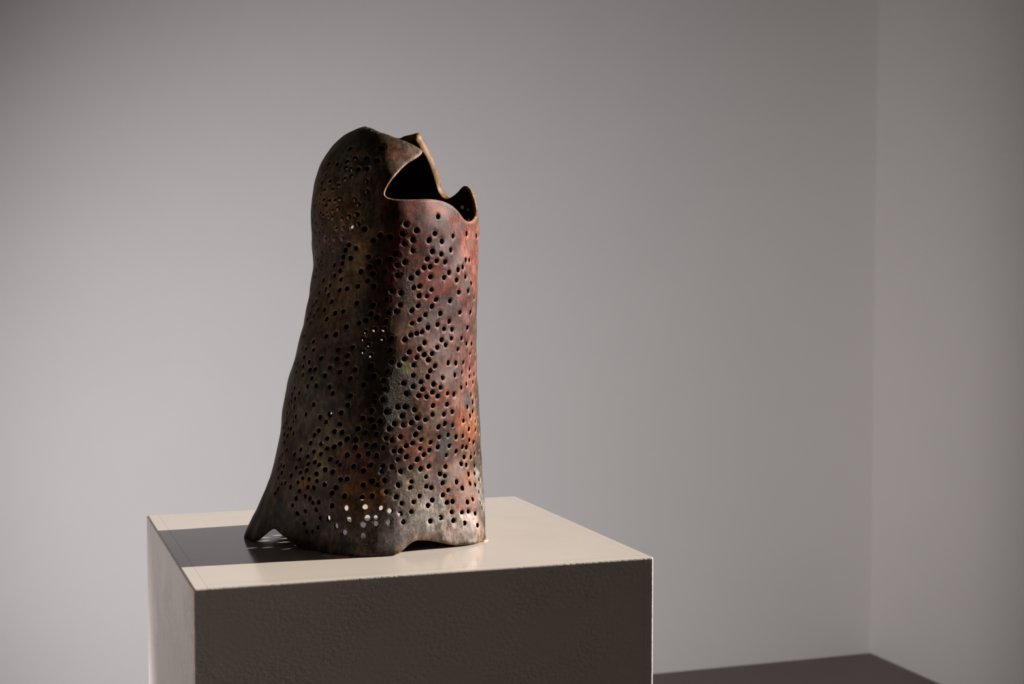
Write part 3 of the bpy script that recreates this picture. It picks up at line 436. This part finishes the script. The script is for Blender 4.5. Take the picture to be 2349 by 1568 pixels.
def closed_curve(pts, step):
    """smooth closed curve through (u deg, t) points, resampled every `step` metres on the surface"""
    U = np.unwrap(np.array([p[0] for p in pts]) * D2R); T = np.array([p[1] for p in pts], float)
    turn = round((U[-1] - U[0]) / (2*math.pi)); n = len(U)
    close = 2*math.pi*turn if abs((U[-1]-U[0])) > math.pi else 0.0
    Ue = np.concatenate([U[-2:] - close, U, U[:3] + close]); Te = np.concatenate([T[-2:], T, T[:3]])
    out = []
    for i in range(2, n + 2):
        s = np.linspace(0, 1, 12, endpoint=False)[:, None]
        p = np.stack([Ue, Te], 1); p0, p1, p2, p3 = p[i-1], p[i], p[i+1], p[i+2]
        out.append(0.5*((2*p1) + (-p0+p2)*s + (2*p0-5*p1+4*p2-p3)*s**2 + (-p0+3*p1-3*p2+p3)*s**3))
    q = np.concatenate(out); q3 = surf(q[:, 0], q[:, 1])
    L = np.concatenate([[0], np.cumsum(np.linalg.norm(np.diff(np.vstack([q3, q3[:1]]), axis=0), axis=1))])
    k = int(L[-1] / step); s = np.linspace(0, L[-1], k, endpoint=False)
    qq = np.vstack([q, q[:1] + [[close, 0]]])
    return np.stack([np.interp(s, L, qq[:, 0]), np.interp(s, L, qq[:, 1])], 1)

def build_shell():
    rng = random.Random(4)
    rim = closed_curve(RIM, 0.0022); bot = closed_curve(BOTTOM, 0.0026)
    bot[:, 1] = np.minimum(bot[:, 1], 1230.0)
    rim_d, bot_d = dom(rim[:, 0], rim[:, 1]), dom(bot[:, 0], bot[:, 1])
    # holes: measured ones on the side in view, scattered ones round the back
    holes = [(u*D2R, t, r*1e-3, True) for u, t, r in HOLES]
    cand = surf(np.array([h[0] for h in holes]), np.array([h[1] for h in holes])).tolist()
    tries = 0
    while tries < 9000 and len(holes) < len(HOLES) + 330:
        tries += 1
        u = rng.uniform(-14, 156)*D2R; t = rng.uniform(455, 1165)
        if 20*D2R < u < 108*D2R: continue
        p = surf(np.array([u]), np.array([t]))[0]
        lim = 0.0115 + 0.012*max(0, noise.noise(Vector((p[0]*18, p[1]*18, p[2]*18))))
        if min((p[0]-q[0])**2 + (p[1]-q[1])**2 + (p[2]-q[2])**2 for q in cand) > lim**2:
            holes.append((u, t, rng.uniform(2.6, 3.3)*1e-3, False)); cand.append(p.tolist())
    HU = np.array([h[0] for h in holes]); HT = np.array([h[1] for h in holes]); HR = np.array([h[2] for h in holes])
    H3 = surf(HU, HT)
    D = np.linalg.norm(H3[:, None] - H3[None], axis=2) + np.eye(len(HU))*9
    share = D * (HR[:, None] / (HR[:, None] + HR[None]))
    Ro = np.minimum(HR*1.30, 0.96*share.min(1)); Ri = np.minimum(HR, Ro/1.12)
    # keep clear of the rims
    kd = KDTree(len(rim) + len(bot)); R3 = surf(rim[:, 0], rim[:, 1]); B3 = surf(bot[:, 0], bot[:, 1])
    for i, p in enumerate(np.vstack([R3, B3])): kd.insert(p, i)
    kd.balance()
    hd = dom(HU, HT); ok = ~inside(rim_d, hd) & inside(bot_d, hd)
    for i in range(len(HU)):
        if kd.find(H3[i])[2] < Ro[i] + 0.0012 or Ri[i] < 0.0012: ok[i] = False
    HU, HT, HR, Ro, Ri, H3 = [a[ok] for a in (HU, HT, HR, Ro, Ri, H3)]
    ut, tag, edges = [], [], []          # tag: 0 plain, 1 rim, 2 bottom, 3 lip ring, 4 hole edge
    def ring(pts, tg):
        n0 = len(ut); n = len(pts)
        for p in pts: ut.append((p[0], p[1])); tag.append(tg)
        edges.extend((n0+i, n0+(i+1) % n) for i in range(n))
    ring(rim, 1); ring(bot, 2)
    hole_id = {}
    e = 1e-3
    su = np.linalg.norm(surf(HU+e, HT) - surf(HU-e, HT), axis=1)/(2*e); stt = np.linalg.norm(surf(HU, HT+.5) - surf(HU, HT-.5), axis=1)
    for i in range(len(HU)):
        n = 12; ph = np.arange(n)*2*math.pi/n + rng.random()
        wob = 1 + 0.05*np.sin(2*ph + rng.random()*6) + 0.03*np.sin(3*ph + rng.random()*6)
        for R, tg in ((Ro[i], 3), (Ri[i], 4)):
            n0 = len(ut)
            ring(np.stack([HU[i] + R*wob*np.cos(ph)/su[i], HT[i] + R*wob*np.sin(ph)/stt[i]], 1), tg)
            if tg == 4:
                for k in range(n): hole_id[n0+k] = i
    # fill points
    hk = KDTree(len(HU))
    for i in range(len(HU)): hk.insert(H3[i], i)
    hk.balance()
    fu, ft = [], []
    row = 0; t = 284.0
    while t < 1230:
        rad = float(_interp(ROW_T, ROW_A, np.array([t]))[0]) + 0.002
        n = max(24, int(2*math.pi*rad/0.0034)); row += 1
        a = (np.arange(n) + 0.5*(row % 2))*2*math.pi/n + np.array([rng.uniform(-.18, .18) for _ in range(n)])*2*math.pi/n
        fu.append(a); ft.append(t + np.array([rng.uniform(-1, 1) for _ in range(n)])); t += 5.8
    fu, ft = np.concatenate(fu), np.concatenate(ft); fd = dom(fu, ft)
    keep = ~inside(rim_d, fd) & inside(bot_d, fd); fu, ft = fu[keep], ft[keep]; f3 = surf(fu, ft)
    for i in range(len(fu)):
        _, k, d = hk.find(f3[i])
        if d < Ro[k] + 0.0009 or kd.find(f3[i])[2] < 0.0013: continue
        ut.append((fu[i], ft[i])); tag.append(0)
    ut = np.array(ut); tag = np.array(tag); d2 = dom(ut[:, 0], ut[:, 1])
    res = delaunay_2d_cdt([Vector((float(x), float(y))) for x, y in d2], edges, [], 0, 1e-9)
    vc, _, tris, ov = res[0], res[1], res[2], res[3]
    src = np.array([o[0] if o else -1 for o in ov])
    if (src < 0).any():                  # crossing constraint edges made a new point
        extra = np.array([[v.x, v.y] for v, s in zip(vc, src) if s < 0])
        uu = np.arctan2(extra[:, 1], extra[:, 0]); tt = 1233 + RHO*np.log(np.hypot(extra[:, 0], extra[:, 1]))
        src[src < 0] = np.arange(len(ut), len(ut) + len(extra)); ut = np.vstack([ut, np.stack([uu, tt], 1)]); tag = np.concatenate([tag, np.zeros(len(extra), int)])
    tri = src[np.array([list(f) for f in tris if len(f) == 3])]
    d2 = dom(ut[:, 0], ut[:, 1]); cen = d2[tri].mean(1)
    ok = ~inside(rim_d, cen) & inside(bot_d, cen)
    hid = np.full(len(ut), -1); 
    for k, i in hole_id.items(): hid[k] = i
    h = hid[tri]; ok &= ~((h[:, 0] >= 0) & (h[:, 0] == h[:, 1]) & (h[:, 1] == h[:, 2]))
    tri = tri[ok]
    P3 = surf(ut[:, 0], ut[:, 1]); NN = surf_n(ut[:, 0], ut[:, 1])
    # orient outwards
    a, b, c_ = P3[tri[:, 0]], P3[tri[:, 1]], P3[tri[:, 2]]
    flip = (np.cross(b-a, c_-a) * NN[tri[:, 0]]).sum(1) < 0
    tri[flip] = tri[flip][:, ::-1]
    used = np.unique(tri); remap = np.full(len(ut), -1); remap[used] = np.arange(len(used))
    tri = remap[tri]; ut, tag, P3, NN = ut[used], tag[used], P3[used], NN[used]
    return ut, tag, P3, NN, tri

def build_sculpture():
    ut, tag, P3, NN, tri = build_shell()
    n = len(ut)
    off = np.zeros(n); off[tag == 3] = 0.00022; off[tag == 4] = -0.00055
    wob = np.array([noise.noise(Vector(p)*42)*0.0007 + noise.noise(Vector(p)*130)*0.00022 for p in P3])
    outer = P3 + NN*(off + wob)[:, None]
    th = THICK*(1 + 0.18*np.sin(ut[:, 0]*3 + ut[:, 1]*0.01))
    # the back of the opening ends in a thick rolled lip
    lp = np.array([p for p, q, g in zip(P3, ut, tag) if g == 1 and 34*D2R < (q[0] + math.pi) % (2*math.pi) - math.pi < 62*D2R])
    lk = KDTree(len(lp))
    for i, p in enumerate(lp): lk.insert(p, i)
    lk.balance(); dl = np.array([lk.find(p)[2] for p in P3])
    th = th + 0.0085*np.exp(-(dl/0.016)**2)
    inner = P3 - NN*th[:, None]
    inner[:, 2] = np.maximum(inner[:, 2], TOP_Z + 0.0014)
    verts = [outer, inner]; faces = [tuple(f) for f in tri] + [tuple(n + i for i in f[::-1]) for f in tri]
    ei = {}
    for f in tri:
        for i in range(3): ei[(f[i], f[(i+1) % 3])] = True
    bound = [e for e in ei if (e[1], e[0]) not in ei]
    nxt = {a: b for a, b in bound}; prv = {b: a for a, b in bound}
    rim_v = [v for v in nxt if tag[v] in (1, 2)]
    # in-plane direction pointing off the clay, for the rounded rims
    mids = {}; cnt = 2*n; mv = []
    for v in rim_v:
        tan = P3[nxt[v]] - P3[prv.get(v, v)]; o = np.cross(tan, NN[v]); L = np.linalg.norm(o); o = o/L if L > 0 else o*0
        ids = []
        for s, bl in ((0.12, 0.0009), (0.5, 0.0015), (0.88, 0.0009)):
            p = outer[v]*(1-s) + inner[v]*s + o*bl
            if tag[v] == 2: p[2] = max(p[2], TOP_Z + 0.0012)
            mv.append(p); ids.append(cnt); cnt += 1
        mids[v] = ids
    sharp = set()
    for a, b in bound:
        if a in mids and b in mids:
            ca = [a] + mids[a] + [n + a]; cb = [b] + mids[b] + [n + b]
            for k in range(4): faces.append((ca[k+1], cb[k+1], cb[k], ca[k]))
        else:
            faces.append((n + a, n + b, b, a)); sharp.add((min(a, b), max(a, b))); sharp.add((n + min(a, b), n + max(a, b)))
    V = np.vstack(verts + ([np.array(mv)] if mv else [])) - BASE
    me = bpy.data.meshes.new('pierced_shell'); me.from_pydata(V.tolist(), [], faces); me.update()
    me.polygons.foreach_set('use_smooth', [True]*len(me.polygons))
    for e in me.edges:
        k = tuple(sorted(e.vertices))
        if k in sharp: e.use_edge_sharp = True
    # glaze colours: fired patches laid over a dark ground, edges broken up by noise
    colr = np.zeros((n, 3)); colr[:] = (0.058, 0.038, 0.025)
    w1 = np.array([list(noise.noise_vector(Vector(p)*26)) for p in P3]); w2 = np.array([list(noise.noise_vector(Vector(p)*85)) for p in P3])
    wu = ut[:, 0]/D2R + 5.0*w1[:, 0] + 3.0*w2[:, 0]; wt = ut[:, 1] + 22*w1[:, 1] + 13*w2[:, 1]
    crust = np.zeros(n)
    for u0, t0, ru, rt_, c, w in ZONES:
        du = (wu - u0 + 180) % 360 - 180
        d = np.sqrt((du/max(ru, 2.5))**2 + ((wt - t0)/rt_)**2)
        a = np.clip((1.12 - d)/0.5, 0, 1); a = (a*a*(3-2*a)*w)[:, None]
        colr = colr*(1-a) + np.array(c)*a
    for u0, t0, ru, rt_, w in CRUST:
        du = (wu - u0 + 180) % 360 - 180
        crust = np.maximum(crust, w*np.clip(1.25 - np.sqrt((du/ru)**2 + ((wt-t0)/rt_)**2), 0, 1))
    lip = tag == 4; colr[lip] = colr[lip]*1.8 + np.array((.135, .075, .045)); lip = tag == 3; colr[lip] = colr[lip]*1.12  # hole edges paler: thin glaze, with their lit lips painted in
    cin = np.tile((0.028, 0.014, 0.009), (n, 1))
    cm = []
    for v in rim_v:
        base = np.array((.19, .085, .018)) if tag[v] == 1 else np.array((.16, .12, .085))
        if tag[v] == 1 and ut[v][0] % (2*math.pi) > math.pi: base = np.array((.48, .23, .13))  # front rim pale: its lit edge is painted into the colour
        if tag[v] == 1 and -170 < ((ut[v][0]/D2R + 180) % 360 - 180) < -78 and ut[v][1] < 349: base = np.array((.075, .062, .045))
        cm += [base*0.9, base, base*0.9]
    allc = np.vstack([colr, cin] + ([np.array(cm)] if cm else []))
    at = me.color_attributes.new('glaze', 'FLOAT_COLOR', 'POINT')
    at.data.foreach_set('color', np.hstack([allc, np.ones((len(allc), 1))]).ravel())
    ca = me.attributes.new('crust', 'FLOAT', 'POINT'); ca.data.foreach_set('value', np.concatenate([crust, np.zeros(len(allc) - n)]))
    # inside and hole walls are bare clay
    nt_ = len(tri); idx = np.zeros(len(me.polygons), int); idx[nt_:2*nt_] = 1
    for f in me.polygons[2*nt_:]:
        if len([v for v in f.vertices if v >= 2*n]) == 0: idx[f.index] = 1
    return me, idx

m = bpy.data.materials.new('fired_glaze'); nt, N, Lk, P = nodes_of(m); c = obj_coord(nt)
at = N.new('ShaderNodeAttribute'); at.attribute_name = 'glaze'; cr = N.new('ShaderNodeAttribute'); cr.attribute_name = 'crust'
col = at.outputs['Color']; crust = cr.outputs['Fac']
str_ = N.new('ShaderNodeMapping'); str_.inputs['Scale'].default_value = (1, 1, 0.45); Lk.new(c, str_.inputs[0])
n_big = tex_noise(nt, c, 55, 5, 0.65); n_mid = tex_noise(nt, str_.outputs[0], 260, 5, 0.65); n_fine = tex_noise(nt, c, 1500, 3, 0.6)
f = math_node(nt, 'MULTIPLY', map_range(nt, n_big, 0.36, 0.64, 0.50, 1.5), map_range(nt, n_mid, 0.36, 0.64, 0.5, 1.5))
f = math_node(nt, 'MULTIPLY', f, map_range(nt, n_fine, 0.36, 0.64, 0.6, 1.4))
comb = N.new('ShaderNodeCombineColor'); [Lk.new(f, comb.inputs[i]) for i in range(3)]
col = mix_col(nt, 1.0, col, comb.outputs[0], 'MULTIPLY')
n_hue = tex_noise(nt, c, 120, 4, 0.6)
col = mix_col(nt, map_range(nt, n_hue, 0.52, 0.72, 0, 0.35), col, (0.020, 0.019, 0.017))
n_ash = tex_noise(nt, c, 420, 4, 0.7)
col = mix_col(nt, math_node(nt, 'MULTIPLY', map_range(nt, n_ash, 0.58, 0.64, 0, 0.45), crust), col, (0.13, 0.105, 0.06))
n_glint = tex_noise(nt, c, 750, 2, 0.6)
col = mix_col(nt, math_node(nt, 'MULTIPLY', map_range(nt, n_glint, 0.63, 0.67, 0, 1), crust), col, (0.50, 0.42, 0.28))  # glints of the crust painted as pale specks
Lk.new(col, P.inputs['Base Color'])
Lk.new(map_range(nt, n_mid, 0.3, 0.7, 0.36, 0.52), P.inputs['Roughness']); Lk.new(map_range(nt, crust, 0, 1, 0.17, 0.06), P.inputs['Specular IOR Level'])
nb = bump(nt, n_fine, 0.42, 0.0006); nb = bump(nt, n_mid, 0.09, 0.0010, nb)
nb = bump(nt, n_ash, crust, 0.003, nb)
Lk.new(nb, P.inputs['Normal'])
M_GLAZE = m
M_CLAY = paint('bare_dark_clay', (0.030, 0.012, 0.008), 0.95, 600, 0.0006, 0.3)
M_CLAY.node_tree.nodes['Principled BSDF'].inputs['Specular IOR Level'].default_value = 0.08
M_PAD = paint('cork_pad', (0.60, 0.42, 0.22), 0.75, 500, 0.0006, 0.15)

sculpture = bpy.data.objects.new('ceramic_sculpture', None); COL.objects.link(sculpture); sculpture.location = BASE.tolist()
sculpture['label'] = 'hollow dark ceramic vessel pierced with round holes, hooded top and scalloped feet'; sculpture['category'] = 'sculpture'
_me, _idx = build_sculpture()
shell = link('pierced_shell', _me, M_GLAZE, sculpture)
_me.materials.append(M_CLAY); _me.polygons.foreach_set('material_index', _idx); _me.update()

def foot_pad(u_deg, half_w, half_d, out, seed):
    """thin flat cushion between a foot and the plinth"""
    u = np.array([u_deg*D2R]); t = np.array([1230.0]); p = surf(u, t)[0]; nrm = surf_n(u, t)[0]; nrm[2] = 0; nrm /= np.linalg.norm(nrm)
    tan = np.array([-nrm[1], nrm[0], 0]); cpt = p + nrm*(out - half_d)
    rg = random.Random(seed); bm = bmesh.new(); k = 20; rings = []
    for z, s in ((0.0, 1.0), (0.0010, 1.0), (0.0014, 0.93)):
        rg2 = random.Random(seed); rr = []
        for i in range(k):
            a = 2*math.pi*i/k; w = s*(1 + rg2.uniform(-.08, .08))
            q = cpt + tan*half_w*w*math.copysign(abs(math.cos(a))**0.8, math.cos(a)) + nrm*half_d*w*math.copysign(abs(math.sin(a))**0.8, math.sin(a))
            rr.append(bm.verts.new((q[0]-BASE[0], q[1]-BASE[1], z)))
        rings.append(rr)
    for a, b in zip(rings, rings[1:]):
        for i in range(k): bm.faces.new((a[i], a[(i+1) % k], b[(i+1) % k], b[i]))
    bm.faces.new(rings[0][::-1]); bm.faces.new(rings[-1])
    link('foot_pad', bm_done(bm, 'foot_pad'), M_PAD, sculpture)
foot_pad(-126, 0.017, 0.007, 0.0048, 1)
foot_pad(-40, 0.009, 0.006, 0.0030, 2)
foot_pad(26, 0.012, 0.006, 0.0015, 3)
foot_pad(126, 0.012, 0.006, 0.0015, 4)
foot_pad(171, 0.008, 0.006, -0.0005, 5)
